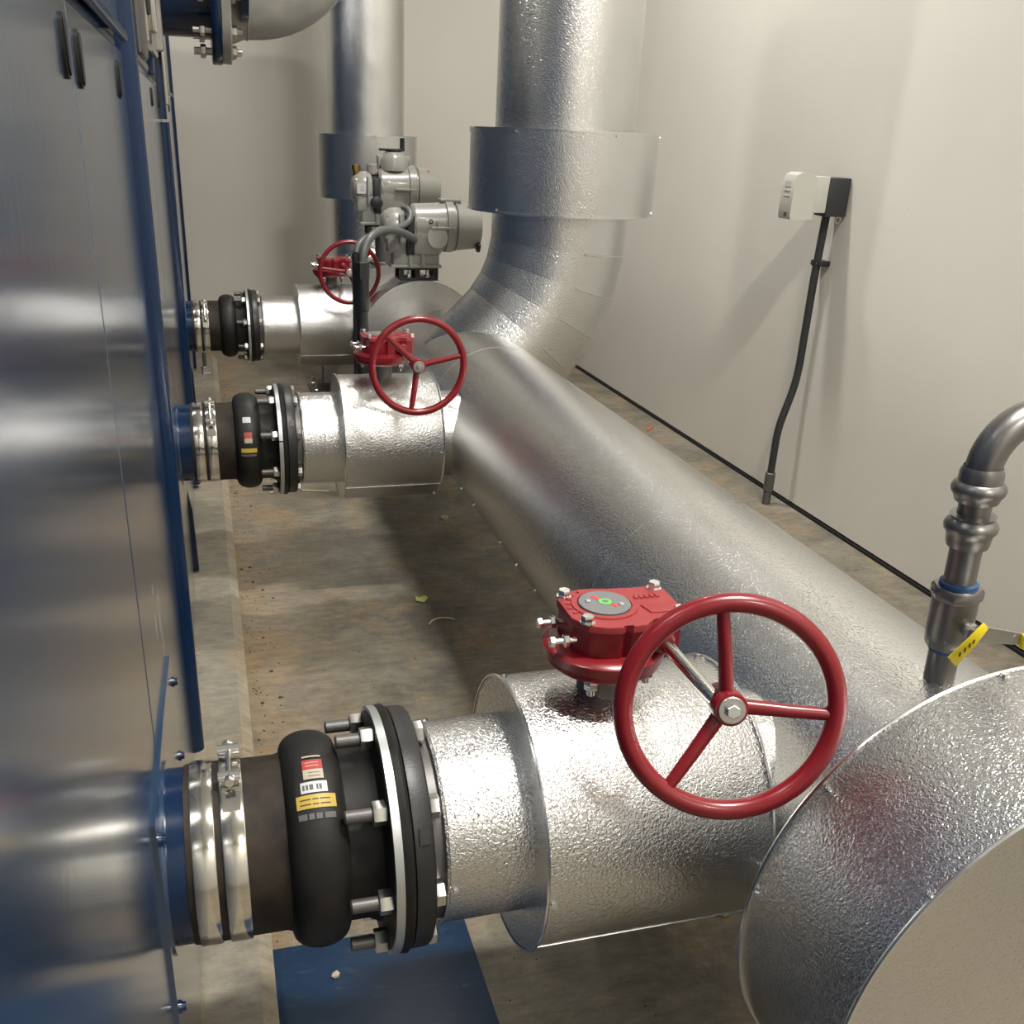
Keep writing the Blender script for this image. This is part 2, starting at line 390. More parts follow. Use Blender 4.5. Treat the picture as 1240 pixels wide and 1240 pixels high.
# grey elbow pipe bolted on the blue flange
el = thing('grey_elbow_pipe', 'painted grey steel pipe elbow bolted to the blue flange at the top left', 'pipe', (.113, by, bz))
bm = NB(); lathe(bm, (0, 0, 0), (1, 0, 0), [(0, 0), (0, .24), (.026, .243), (.03, .24), (.03, .18), (.055, .172), (.075, br-.002), (.09, br-.002)], 48); obj('flange', bm, 'paintgrey', el)
bm = NB(); pts = [(.085, 0, 0), (.10, 0, 0)]+[(.10+.25*math.sin(a), 0, .25-.25*math.cos(a)) for a in [PI/2*k/14 for k in range(1, 15)]]+[(.35, 0, .9)]
tube(bm, pts, br-.003, 40); obj('elbow_body', bm, 'paintgrey', el)
bm = NB(); lathe(bm, (.088, 0, 0), (1, 0, 0), [(-.004, br-.004), (0, br+.002), (.004, br-.004)], 48); obj('weld_bead', bm, 'paintgrey', el)
for k in range(12):
    a = 2*PI*(k+.5)/12; cy_, cz_ = .212*math.sin(a), .212*math.cos(a)
    bm = NB(); cyl(bm, (-.095, cy_, cz_), (1, 0, 0), .16, .009, 8); hexn(bm, (-.073, cy_, cz_), (1, 0, 0), .018, .019); hexn(bm, (.03, cy_, cz_), (1, 0, 0), .018, .019)
    obj('flange_bolt', bm, 'steel', el)
# second, smaller blue flange in front (bolted branch)
bm = NB(); lathe(bm, (.062, -.02, .07), (1, 0, 0), [(0, 0), (0, .19), (.024, .19), (.024, 0)], 40)
for q in list(bm.verts):
    q.co.y -= .12
obj('blind_flange', bm, 'bluepost', el)

# ------------------------------------------------------------------ nozzle assemblies
WHICH = ['nearest', 'middle', 'farthest']
def A_(phi): # angle measured from up toward the viewer (-y), for axis +x frame: u=z, v=x cross z = -y
    return math.radians(phi)
def ringpt(r, phi, x): a = A_(phi); return Vector((x, -r*math.sin(a), r*math.cos(a)))
def expansion_joint(i):
    y = NY[i]
    t = thing('rubber_expansion_joint', 'black rubber expansion joint with single arch on the '+WHICH[i]+' of the three branch pipes', 'expansion joint', (0, y, NZ), 'rubber expansion joints between machine and pipes')
    bm = NB(); lathe(bm, (0, 0, 0), (1, 0, 0), [(-.078, .112), (-.079, .1185), (-.072, .1195), (.002, .1185), (.04, .1185), (.05, .122), (.058, .122)], 56); obj('sleeve', bm, 'rubber_brown', t)
    bm = NB(); lathe(bm, (0, 0, 0), (1, 0, 0), [(.046, .119)]+[(.085-.038*math.cos(b), .1185+.029*math.sin(b)**.8) for b in [PI*k/16 for k in range(1, 16)]]+[(.124, .119)], 72)
    ar = obj('arch', bm, 'rubber', t)
    bm = NB(); lathe(bm, (0, 0, 0), (1, 0, 0), [(.115, .1195), (.15, .1195), (.166, .127), (.171, .14), (.172, .165), (.186, .172), (.194, .1735), (.198, .17), (.198, .12)], 56); obj('flange_end', bm, 'rubber', t)
    # bolted retaining ring in two halves
    sp = {0: 139, 1: 76, 2: 80}[i]
    for s in (0, 1):
        bm = NB(); arcring(bm, (0, 0, 0), (1, 0, 0), .173, .184, .128, .1715, A_(sp+.7+180*s), A_(sp+179.3+180*s), 36); obj('retaining_ring', bm, 'ring', t)
    # hose clamps
    for x0, x1 in ((-.0715, -.043), (-.034, -.005)):
        bm = NB(); lathe(bm, (0, 0, 0), (1, 0, 0), [(x0, .1195), (x0, .1215), (x0+.0015, .1222), (x1-.0015, .1222), (x1, .1215), (x1, .1195)], 64); cl = obj('hose_clamp', bm, 'stainless', t)
    # T-bolt of the second clamp
    p0 = {0: -14, 1: 22, 2: 38}[i]
    a0, a1 = ringpt(.135, p0-8, -.02), ringpt(.135, p0+24, -.02); d = (a1-a0).normalized()
    bm = NB(); cyl(bm, a0-d*.018, d, (a1-a0).length+.03, .0042, 10); obj('clamp_bolt', bm, 'bright', cl)
    bm = NB(); cyl(bm, a0-Vector((.014, 0, 0)), (1, 0, 0), .028, .0075, 12); cyl(bm, a1-Vector((.014, 0, 0)), (1, 0, 0), .028, .0075, 12); obj('trunnion', bm, 'bright', cl)
    bm = NB(); hexn(bm, a1+d*.006, d, .012, .0075); obj('clamp_nut', bm, 'bright', cl)
    bm = NB(); hexn(bm, a0-d*.016, d, .008, .0078); obj('clamp_nut', bm, 'bright', cl)
    bm = NB(); arcring(bm, (0, 0, 0), (1, 0, 0), -.031, -.008, .122, .1232, A_(p0+8), A_(p0+44), 10); obj('clamp_saddle', bm, 'stainless', cl)
    # labels on the arch
    def lab(name, ph0, ph1, x0, x1, m):
        bm = NB(); nn = 10; rows = []
        for k in range(nn+1):
            x = x0+(x1-x0)*k/nn; b = math.acos(max(-1, min(1, (.085-x)/.038))); r = .1185+.029*math.sin(b)**.8+.0008
            rows.append([bm.verts.new(ringpt(r, ph0+(ph1-ph0)*j/5, x)) for j in range(6)])
        for P_, Q_ in zip(rows, rows[1:]):
            for j in range(5): bm.faces.new((P_[j], P_[j+1], Q_[j+1], Q_[j]))
        g = bmesh.ops.extrude_face_region(bm, geom=list(bm.faces))
        for q in g['geom']:
            if isinstance(q, bmesh.types.BMVert): q.co.yz = q.co.yz*1.003
        return obj(name, bm, m, ar)
    if i == 0:
        lab('label', 7.5, 8.6, .073, .097, 'lblcream'); lab('label', 10.5, 16.5, .072, .098, 'lblred'); lab('label', 16.7, 22.5, .072, .098, 'lblcream')
        for q in (12.2, 14.2): lab('label_print', q, q+.5, .076, .093, 'lblcream')
        for q in (18.6, 20.6): lab('label_print', q, q+.4, .078, .094, 'ink')
        lab('label', 24, 30, .067, .101, 'lblwhite')
        for xx, wd in ((.069, .003), (.0735, .003), (.078, .005), (.087, .0025), (.0905, .0035)): lab('label_print', 25.6, 28.6, xx, xx+wd, 'lblgrey')
        lab('label', 31, 38, .060, .110, 'lblyellow')
        for q in (33.1, 35.6):
            for xx, wd in ((.064, .014), (.08, .008), (.09, .013)): lab('label_print', q, q+.7, xx, xx+wd, 'ink')
        for xx, wd in ((.061, .011), (.074, .007), (.083, .008), (.094, .014)): lab('label_print', 40.5, 43.5, xx, xx+wd, 'lblgrey')
    elif i == 1:
        lab('label', 46, 53, .072, .095, 'lblwhite'); lab('label', 64.5, 71.5, .073, .096, 'lblred'); lab('label', 71.5, 77, .073, .096, 'lblcream'); lab('label', 83, 88, .062, .108, 'lblyellow')
        lab('label_print', 90, 92.5, .062, .106, 'lblgrey')
    return t
def flange(i):
    y = NY[i]
    t = thing('bolted_flange', 'black cast flange with eight zinc bolts on the '+WHICH[i]+' of the three branch pipes', 'flange', (0, y, NZ), 'black bolted flanges on the branch pipes')
    bm = NB(); lathe(bm, (0, 0, 0), (1, 0, 0), [(.1985, .10), (.1985, .166), (.2005, .1685), (.222, .168), (.226, .165), (.226, .132), (.229, .128), (.229, .10)], 64); obj('flange_disc', bm, 'cast', t)
    bm = NB(); box(bm, ringpt(.1685, 58, .213), (.013, .020, .004), Matrix.Rotation(A_(58), 3, 'X')); obj('cast_mark', bm, 'cast', t)
    bm = NB(); lathe(bm, (0, 0, 0), (1, 0, 0), [(.2285, .10), (.2285, .135), (.256, .135), (.256, .10)], 48); obj('valve_neck', bm, 'darksteel', t)
    o0 = {0: 0, 1: 24, 2: 29}[i]
    for k in range(8):
        c = ringpt(.1505, o0+45*k, 0)
        j = random.uniform(-.004, .006)
        bm = NB(); prof = [(.118+j, 0), (.118+j, .0075), (.121+j, .0092)]
        cyl(bm, (.120+j, c.y, c.z), (1, 0, 0), .112, .0092, 14, .002); st = obj('stud', bm, 'darksteel', t)
        bm = NB(); hexn(bm, (.153, c.y, c.z), (1, 0, 0), .0185, .0165, random.random()); obj('nut', bm, 'steel', st)
        bm = NB(); hexn(bm, (.2265, c.y, c.z), (1, 0, 0), .013, .0165, random.random()); obj('bolt_head', bm, 'steel', st)
    return t
DX = [0, 0, .05]
def branch(i):
    y = NY[i]; a = .246; b = .366+DX[i]; c = (.69, .672, .74)[i]; e = (.735, .725, .775)[i]
    t = thing('insulated_branch_pipe', ['nearest foil-clad branch pipe with wide valve drum, beside the blue floor plate', 'middle foil-clad branch pipe with valve drum, joining the header', 'farthest foil-clad branch pipe with valve drum, below the small red handwheel'][i], 'pipe', (0, y, NZ), 'insulated branch pipes with valve jackets')
    bm = NB(); lathe(bm, (0, 0, 0), (1, 0, 0), [(a, .128), (a-.001, .1435), (a+.002, .1445), (a+.004, .142), (b+.004, .142)], 72); obj('sleeve_jacket', bm, 'alu_sleeve', t)
    bm = NB(); lathe(bm, (0, 0, 0), (1, 0, 0), [(b-.0012, .138), (b-.0012, .197), (b+.001, .197), (b+.001, .138)], 72); obj('end_disc', bm, 'alu', t)
    bm = NB(); lathe(bm, (0, 0, 0), (1, 0, 0), [(b+.0015, .1955), (b+.002, .196), (c-.002, .196), (c-.001, .1955)], 96); dj = obj('drum_jacket', bm, 'alu_sleeve', t)
    for x in (b, c):
        bm = NB(); lathe(bm, (0, 0, 0), (1, 0, 0), [(x-.002, .1955), (x-.0022, .1985), (x, .1995), (x+.0022, .1985), (x+.002, .1955)], 96); obj('rim_bead', bm, 'alu_edge', t)
    bm = NB(); lathe(bm, (0, 0, 0), (1, 0, 0), [(c-.001, .136), (c-.001, .1965), (c+.0012, .1965), (c+.0012, .136)], 72); obj('end_disc', bm, 'alu', t)
    bm = NB(); lathe(bm, (0, 0, 0), (1, 0, 0), [(c, .139), (e+.03, .139)], 56); obj('collar_jacket', bm, 'alu', t)
    # lap seam along the drum and screws
    bm = NB(); box(bm, ringpt(.1963, 128, (b+c)/2), (c-b-.006, .004, .0012), Matrix.Rotation(A_(128), 3, 'X')); obj('lap_seam', bm, 'alu_edge', dj)
    for ph in (-20, 92, 150, 210, 270):
        screw(t, ringpt(.196, ph, b+.008), ringpt(1, ph, 0)); screw(t, ringpt(.196, ph, c-.008), ringpt(1, ph, 0))
    for ph in (-25, 93, 180, 270): screw(t, ringpt(.142, ph, a+.010), ringpt(1, ph, 0), .0036)
    return t
def gear_operator(i):
    y = NY[i]; x0 = (.495, .508, .585)[i]
    t = thing('gear_operator', ['large red valve gearbox with handwheel on the nearest branch drum', 'red valve gearbox with handwheel on the middle branch drum', 'small-looking red gearbox with handwheel on the farthest branch drum'][i], 'valve operator', (x0, y, NZ+.19), 'red gear operators with handwheels')
    Z = .787  # world z of origin
    def z(w_): return w_-Z
    bm = NB(); lathe(bm, (0, 0, z(.780)), (0, 0, 1), [(0, .032), (.055, .034), (.06, .05), (.062, 0)], 28); obj('mounting_neck', bm, 'darksteel', t)
    bm = NB(); lathe(bm, (0, 0, z(.836)), (0, 0, 1), [(0, 0), (0, .076), (.004, .080), (.012, .080), (.013, .084), (.027, .086), (.030, .083), (.034, .072), (.034, 0)], 44); obj('base_flange', bm, 'red', t)
    for k in range(4):
        a = PI/4+k*PI/2+.2
        bm = NB(); p = (.064*math.cos(a), .064*math.sin(a)); hexn(bm, (p[0], p[1], z(.822)), (0, 0, 1), .014, .0105); cyl(bm, (p[0], p[1], z(.812)), (0, 0, 1), .02, .006, 10); obj('flange_nut', bm, 'bright', t)
    def rp(s, notch=.0):
        P = [(-.062, -.030), (-.062, .030), (-.046, .050), (-.020, .054), (.000, .054), (.022, .046), (.050, .044), (.076, .048), (.092, .046), (.100, .034), (.100, -.040), (.092, -.055), (.070, -.058), (.052, -.050), (.046, -.052), (.034, -.066), (.012, -.068), (.004, -.062), (-.002, -.068), (-.024, -.066), (-.046, -.056)]
        return [(a*s, b*s) for a, b in P][::-1]
    bm = NB(); prism(bm, rp(.955), z(.866), z(.908)); obj('gear_case', bm, 'red', t, 30)
    bm = NB(); prism(bm, rp(1), z(.9085), z(.919), bev=.002); obj('lid', bm, 'redlid', t, 30)
    # cast relief on the lid: ring and pad outline
    lid = bpy.data.objects[t.children[-1].name]
    bm = NB(); lathe(bm, (-.004, 0, z(.919)), (0, 0, 1), [(0, .038), (.0, .046), (.0018, .0455), (.0022, .038)], 40); obj('lid_relief', bm, 'redlid', lid)
    bm = NB(); prism(bm, [(.044, -.012), (.092, -.014), (.094, -.038), (.050, -.036)][::-1], z(.919), z(.9208), bev=.0006); obj('lid_relief', bm, 'redlid', lid)
    for k in range(5):
        bm = NB(); box(bm, (.048+.008*k, .014, z(.9195)), (.005, .009, .002)); obj('cast_letter', bm, 'redlid', lid)
    for k in range(6):
        a = math.radians(115+k*17); bm = NB(); box(bm, (-.004+.0505*math.cos(a), .0475*math.sin(a), z(.9195)), (.004, .007, .002), Matrix.Rotation(a+PI/2, 3, 'Z')); obj('cast_letter', bm, 'redlid', lid)
    bm = NB(); cyl(bm, (-.004, 0, z(.919)), (0, 0, 1), .0042, .036, 44, .0008); ds = obj('indicator_disc', bm, 'discgrey', t)
    bm = NB(); box(bm, (-.012, .014, z(.9234)), (.006, .016, .0006), Matrix.Rotation(.5, 3, 'Z')); obj('indicator_mark', bm, 'redmark', ds)
    bm = NB(); box(bm, (.006, -.012, z(.9234)), (.006, .010, .0006), Matrix.Rotation(.5, 3, 'Z')); obj('indicator_mark', bm, 'redmark', ds)
    bm = NB(); lathe(bm, (-.003, .001, z(.923)), (0, 0, 1), [(0, .0045), (0, .009), (.0008, .009), (.0008, .0045)], 20); obj('indicator_arrow', bm, 'green', ds)
    for p in ((-.026, .006), (.016, -.011)):
        bm = NB(); cyl(bm, (p[0], p[1], z(.923)), (0, 0, 1), .0025, .0042, 12, .0008); obj('disc_screw', bm, 'bright', ds)
    for p in ((-.050, .036), (.086, .038), (.088, -.044), (-.046, -.047)):
        bm = NB(); cyl(bm, (p[0], p[1], z(.919)), (0, 0, 1), .0015, .0105, 16); hexn(bm, (p[0], p[1], z(.9205)), (0, 0, 1), .009, .009, random.random()); obj('lid_bolt', bm, 'bright', t)
    for p in (.022, -.034):
        bm = NB(); cyl(bm, (-.085, p, z(.888)), (1, 0, 0), .03, .0045, 10); hexn(bm, (-.073, p, z(.888)), (1, 0, 0), .008, .009, .3); hexn(bm, (-.092, p, z(.888)), (1, 0, 0), .007, .0075, .1); obj('stop_screw', bm, 'bright', t)
    # shaft and handwheel toward the viewer
    hx = .0585; hz = z((.889, .884, .884)[i]); hy = (-.236, -.296, -.27)[i]
    bm = NB(); lathe(bm, (hx, -.05, hz), (0, -1, 0), [(0, 0), (0, .018), (.014, .017), (.016, .0125), (.024, .0115), (.024, 0)], 20); obj('shaft_boss', bm, 'red', t)
    bm = NB(); cyl(bm, (hx, -.07, hz), (0, -1, 0), -hy-.07, .0088, 18); obj('shaft', bm, 'stainless', t)
    R_ = (.1275, .1335, .136)[i]
    hub = Vector((hx+(.008 if i == 0 else 0), hy, hz))
    rot = ((math.radians(-15), 0, math.radians(-15)) if i == 0 else (0, 0, 0))
    bm = NB(); tube(bm, [(R_*math.cos(a), 0, R_*math.sin(a)) for a in [2*PI*k/64 for k in range(64)]], .0122 if i == 0 else .0105, 16, closed=True)
    hw = obj('handwheel', bm, 'red', t, loc=hub, rot=rot)
    for sa in ((98, -2, -124), (137, 13, -99), (172, 42, -68))[i]:
        a = math.radians(sa); e = Vector((math.cos(a), 0, math.sin(a)))
        bm = NB(); tube(bm, [e*.012+Vector((0, .012, 0)), e*(R_*.55)+Vector((0, .004, 0)), e*R_], [.0098, .0084, .0078], 12); obj('spoke', bm, 'red', hw)
    bm = NB(); lathe(bm, (0, -.008, 0), (0, 1, 0), [(0, 0), (0, .0195), (.002, .021), (.024, .021), (.062, .0175), (.063, 0)], 28); obj('hub', bm, 'red', hw)
    bm = NB(); cyl(bm, (0, -.012, 0), (0, 1, 0), .005, .0165, 24, .0008); obj('washer', bm, 'steel', hw)
    bm = NB(); hexn(bm, (0, -.012, 0), (0, -1, 0), .007, .0088); obj('hub_bolt', bm, 'bright', hw)
    return t
for i in range(3): expansion_joint(i); flange(i); branch(i); gear_operator(i)

# ------------------------------------------------------------------ header
HX, HZ = .957, .578
t = thing('header_pipe', 'large embossed-aluminium clad header pipe running diagonally through the room just above the floor', 'pipe', (HX, 2.4, HZ))
def L(y): return y-2.4
def fr(o, r, ph): # point round y axis; ph from up toward -x (left)
    a = math.radians(ph); return Vector((-r*math.sin(a), o, r*math.cos(a)))
segs = [(.80, 1.72, .25), (1.715, 2.64, .2505), (2.635, 3.30, .25), (3.295, 4.06, .2505)]
for a, b, r in segs:
    bm = NB(); lathe(bm, (0, L(a), 0), (0, 1, 0), [(0, r-.002), (0, r), (b-a, r), (b-a, r-.002)], 96); sg = obj('jacket_section', bm, 'alu', t, 60)
    for k in range(int((b-a)/.16)): screw(sg, fr(L(a)+.08+.16*k, r, 116+random.uniform(-2, 2)), fr(0, 1, 116), .0036)
bm = NB(); lathe(bm, (0, L(4.05), 0), (0, 1, 0), [(0, .2505), (.02, .2505), (.28, .205), (.62, .205)], 72); obj('reducer_jacket', bm, 'alu', t)
bm = NB(); lathe(bm, (0, L(4.8), 0), (0, 1, 0), [(0, .205), (.96, .205)], 72); obj('jacket_section', bm, 'alu', t)
# fine gore ring at the far drum, valve jackets
vj = thing('valve_jacket', 'foil-clad round valve box on the header under the nearer grey actuator', 'pipe jacket', (HX, 4.71, HZ))
bm = NB(); lathe(bm, (0, -.11, 0), (0, 1, 0), [(0, .205), (0, .29), (.22, .29), (.22, .205)], 80); obj('drum', bm, 'alu', vj)
for y in (-.11, .11):
    bm = NB(); lathe(bm, (0, y, 0), (0, 1, 0), [(-.003, .289), (-.003, .293), (.003, .293), (.003, .289)], 80); obj('rim_bead', bm, 'alu_edge', vj)
vj2 = thing('valve_jacket', 'foil-clad round valve box on the header under the farther grey actuator', 'pipe jacket', (HX, 5.42, HZ))
bm = NB(); lathe(bm, (0, -.09, 0), (0, 1, 0), [(0, .205), (0, .275), (.18, .275), (.18, .205)], 64); obj('drum', bm, 'alu', vj2)
bm = NB(); lathe(bm, (0, -.09, 0), (0, 1, 0), [(-.003, .274), (-.003, .278), (.003, .278), (.003, .274)], 80); obj('rim_bead', bm, 'alu_edge', vj2)
# big drum in front on the right
fd = thing('end_drum_jacket', 'very large foil-clad round drum with screws at the bottom right corner, end of the header', 'pipe jacket', (.952, .745, HZ))
bm = NB(); lathe(bm, (0, -.1015, 0), (0, 1, 0), [(0, .338), (.002, .34), (.199, .346), (.201, .345)], 128); obj('drum', bm, 'alu_sleeve', fd)
bm = NB(); lathe(bm, (0, -.102, 0), (0, 1, 0), [(0, 0), (0, .34), (.0012, .34), (.0012, 0)], 96); obj('end_disc', bm, 'alu', fd)
bm = NB(); lathe(bm, (0, .0995, 0), (0, 1, 0), [(0, .249), (0, .347), (.0012, .347), (.0012, .249)], 96); obj('end_disc', bm, 'alu', fd)
for y, r in ((-.102, .339), (.1, .3465)):
    bm = NB(); lathe(bm, (0, y, 0), (0, 1, 0), [(-.0018, r-.002), (-.0024, r+.0015), (0, r+.0025), (.0024, r+.0015), (.0018, r-.002)], 128); obj('rim_bead', bm, 'alu_edge', fd)
for ph in (8, 52, 80, 140, -40, -100, 200): screw(fd, fr(.092, .3458, ph), fr(0, 1, ph), .0042)
for ph in (52, 110, 0, -60): screw(fd, fr(-.092, .3395, ph), fr(0, 1, ph), .0042)

# ------------------------------------------------------------------ risers
rx, ry = 1.305, 3.75
t = thing('large_riser_pipe', 'wide foil-clad vertical pipe with collar and segmented elbow dropping into the header', 'pipe', (rx, ry, 0))
def ring_on(bm, c, d, nrm, r, n=72):
    c, d, nrm = Vector(c), Vector(d).normalized(), Vector(nrm).normalized()
    u = Vector((0, 1, 0)); v = d.cross(u); out = []
    for k in range(n):
        a = 2*PI*k/n; p = c+(u*math.cos(a)+v*math.sin(a))*r
        p = p + d*((c-p).dot(nrm)/d.dot(nrm)); out.append(bm.verts.new(p))
    return out
def gores(parent, path, r, name='gore', m='alu', bead=True, n=72, last_seam=True):
    P = [Vector(p) for p in path]; D = [(P[k+1]-P[k]).normalized() for k in range(len(P)-1)]
    nr = [D[0]]+[(D[k]+D[k+1]).normalized() for k in range(len(D)-1)]+[D[-1]]
    for k in range(len(D)):
        bm = NB(); rr = r+(.0006 if k % 2 else 0)
        A = ring_on(bm, P[k], D[k], nr[k], rr, n); B = ring_on(bm, P[k+1], D[k], nr[k+1], rr, n)
        for j in range(n): bm.faces.new((A[j], A[(j+1) % n], B[(j+1) % n], B[j]))
        obj(name, bm, m, parent, 60)
    return P, D, nr
import itertools
r_ = .60; tt = r_*math.tan(PI/8); zs = .926+tt
path = [(0, 0, 1.26)]
angs = [0, 11.25, 22.5, 33.75, 45]
# polygon miters on the bend
mid = []
for k in range(4):
    a = math.radians(11.25*(k+.5)); rm = r_/math.cos(math.radians(5.625))
    mid.append((-(r_-rm*math.cos(a)), 0, zs-rm*math.sin(a)))
path += mid
path.append((-(rx-HX), 0, HZ))
P, D, nr = gores(t, path, .255)
for k in range(1, len(P)-1):
    # raised standing seam on the outer side of each mitre
    bm = NB(); c, d, nn = P[k], D[k-1], nr[k]; u = Vector((0, -1, 0)); v = Vector((1, 0, 0)) if k == 0 else (Vector((0, 1, 0)).cross(d)).normalized()
    if v.x < 0: v = -v
    pts = []
    for j in range(15):
        a = math.radians(4+86*j/14); p = c+(u*math.cos(a)+v*math.sin(a))*.2565; p = p+d*((c-p).dot(nn)/d.dot(nn)); pts.append(p)
    tube(bm, pts, .0032, 6); obj('standing_seam', bm, 'alu_edge', t)
bm = NB(); lathe(bm, (0, 0, 1.25), (0, 0, 1), [(0, .255), (CEIL-1.26, .255)], 96); obj('vertical_jacket', bm, 'alu', t)
bm = NB(); lathe(bm, (0, 0, 1.245), (0, 0, 1), [(0, .25), (0, .345), (.272, .345), (.272, .25)], 96); obj('collar_jacket', bm, 'alu', t)
for z in (1.245, 1.517):
    bm = NB(); lathe(bm, (0, 0, z), (0, 0, 1), [(-.003, .343), (-.003, .348), (.003, .348), (.003, .343)], 96); obj('rim_bead', bm, 'alu_edge', t)
for z in (1.253, 1.508):
    for k in range(6):
        a = math.radians(-150+60*k+(0 if z < 1.4 else 12)); d = Vector((math.cos(a), math.sin(a), 0)); screw(t, d*.345+Vector((0, 0, z)), d, .0042)
# far riser
ly = 6.1; LR = .212
t = thing('narrow_riser_pipe', 'narrower dented foil-clad vertical pipe against the back wall at the header end', 'pipe', (HX-.02, ly, 0))
bm = NB(); lathe(bm, (0, 0, .95), (0, 0, 1), [(0, LR), (CEIL-.96, LR)], 72); obj('vertical_jacket', bm, 'alu_dent', t)
bm = NB(); lathe(bm, (0, 0, 1.135), (0, 0, 1), [(0, LR-.002), (0, .285), (.325, .285), (.325, LR-.002)], 72); obj('collar_jacket', bm, 'alu', t)
for z in (1.135, 1.46):
    bm = NB(); lathe(bm, (0, 0, z), (0, 0, 1), [(-.003, .283), (-.003, .288), (.003, .288), (.003, .283)], 72); obj('rim_bead', bm, 'alu_edge', t)
er = .36; path = [(0, 0, 1.0)]
for k in range(5):
    a = math.radians(18*(k+.5)); rm = er/math.cos(math.radians(9)); path.append((0, -(er-rm*math.cos(a)), HZ+er-rm*math.sin(a)))
path.append((0, -.42, HZ))
def ring_x(bm, c, d, nrm, r, n=72):
    c, d, nrm = Vector(c), Vector(d).normalized(), Vector(nrm).normalized()
    u = Vector((1, 0, 0)); v = d.cross(u); out = []
    for k in range(n):
        a = 2*PI*k/n; p = c+(u*math.cos(a)+v*math.sin(a))*r
        p = p + d*((c-p).dot(nrm)/d.dot(nrm)); out.append(bm.verts.new(p))
    return out
ring_on = ring_x
gores(t, path, LR, n=56)

# support stand under the far elbow
t = thing('pipe_support', 'grey steel pipe support stand on the floor under the far header end', 'support', (.70, 6.15, 0))
bm = NB(); box(bm, (0, 0, .006), (.26, .26, .012)); box(bm, (0, 0, .03), (.14, .14, .05)); obj('base_plate', bm, 'darksteel', t)
bm = NB(); box(bm, (0, 0, .26), (.014, .12, .44)); box(bm, (0, .06, .26), (.09, .012, .44)); box(bm, (0, -.06, .26), (.09, .012, .44)); obj('post', bm, 'paintgrey', t)
bm = NB(); box(bm, (.13, 0, .37), (.34, .09, .06)); obj('cross_arm', bm, 'paintgrey', t)
for a, b in ((.1, .1), (-.1, .1), (.1, -.1), (-.1, -.1)):
    bm = NB(); cyl(bm, (a, b, .0), (0, 0, 1), .06, .008, 8); hexn(bm, (a, b, .012), (0, 0, 1), .014, .016); obj('anchor_bolt', bm, 'steel', t)
# anchor stud beside the machine far end
t = thing('anchor_stud', 'short threaded anchor stud with nuts on the pad beside the far end of the machine', 'bolt', (-.05, 6.35, .07))
bm = NB(); cyl(bm, (0, 0, 0), (0, 0, 1), .13, .012, 10); obj('stud', bm, 'darksteel', t)
bm = NB(); cyl(bm, (0, 0, 0), (0, 0, 1), .006, .036, 16); hexn(bm, (0, 0, .006), (0, 0, 1), .02, .024); hexn(bm, (0, 0, .028), (0, 0, 1), .018, .022); obj('nut', bm, 'bright', t)

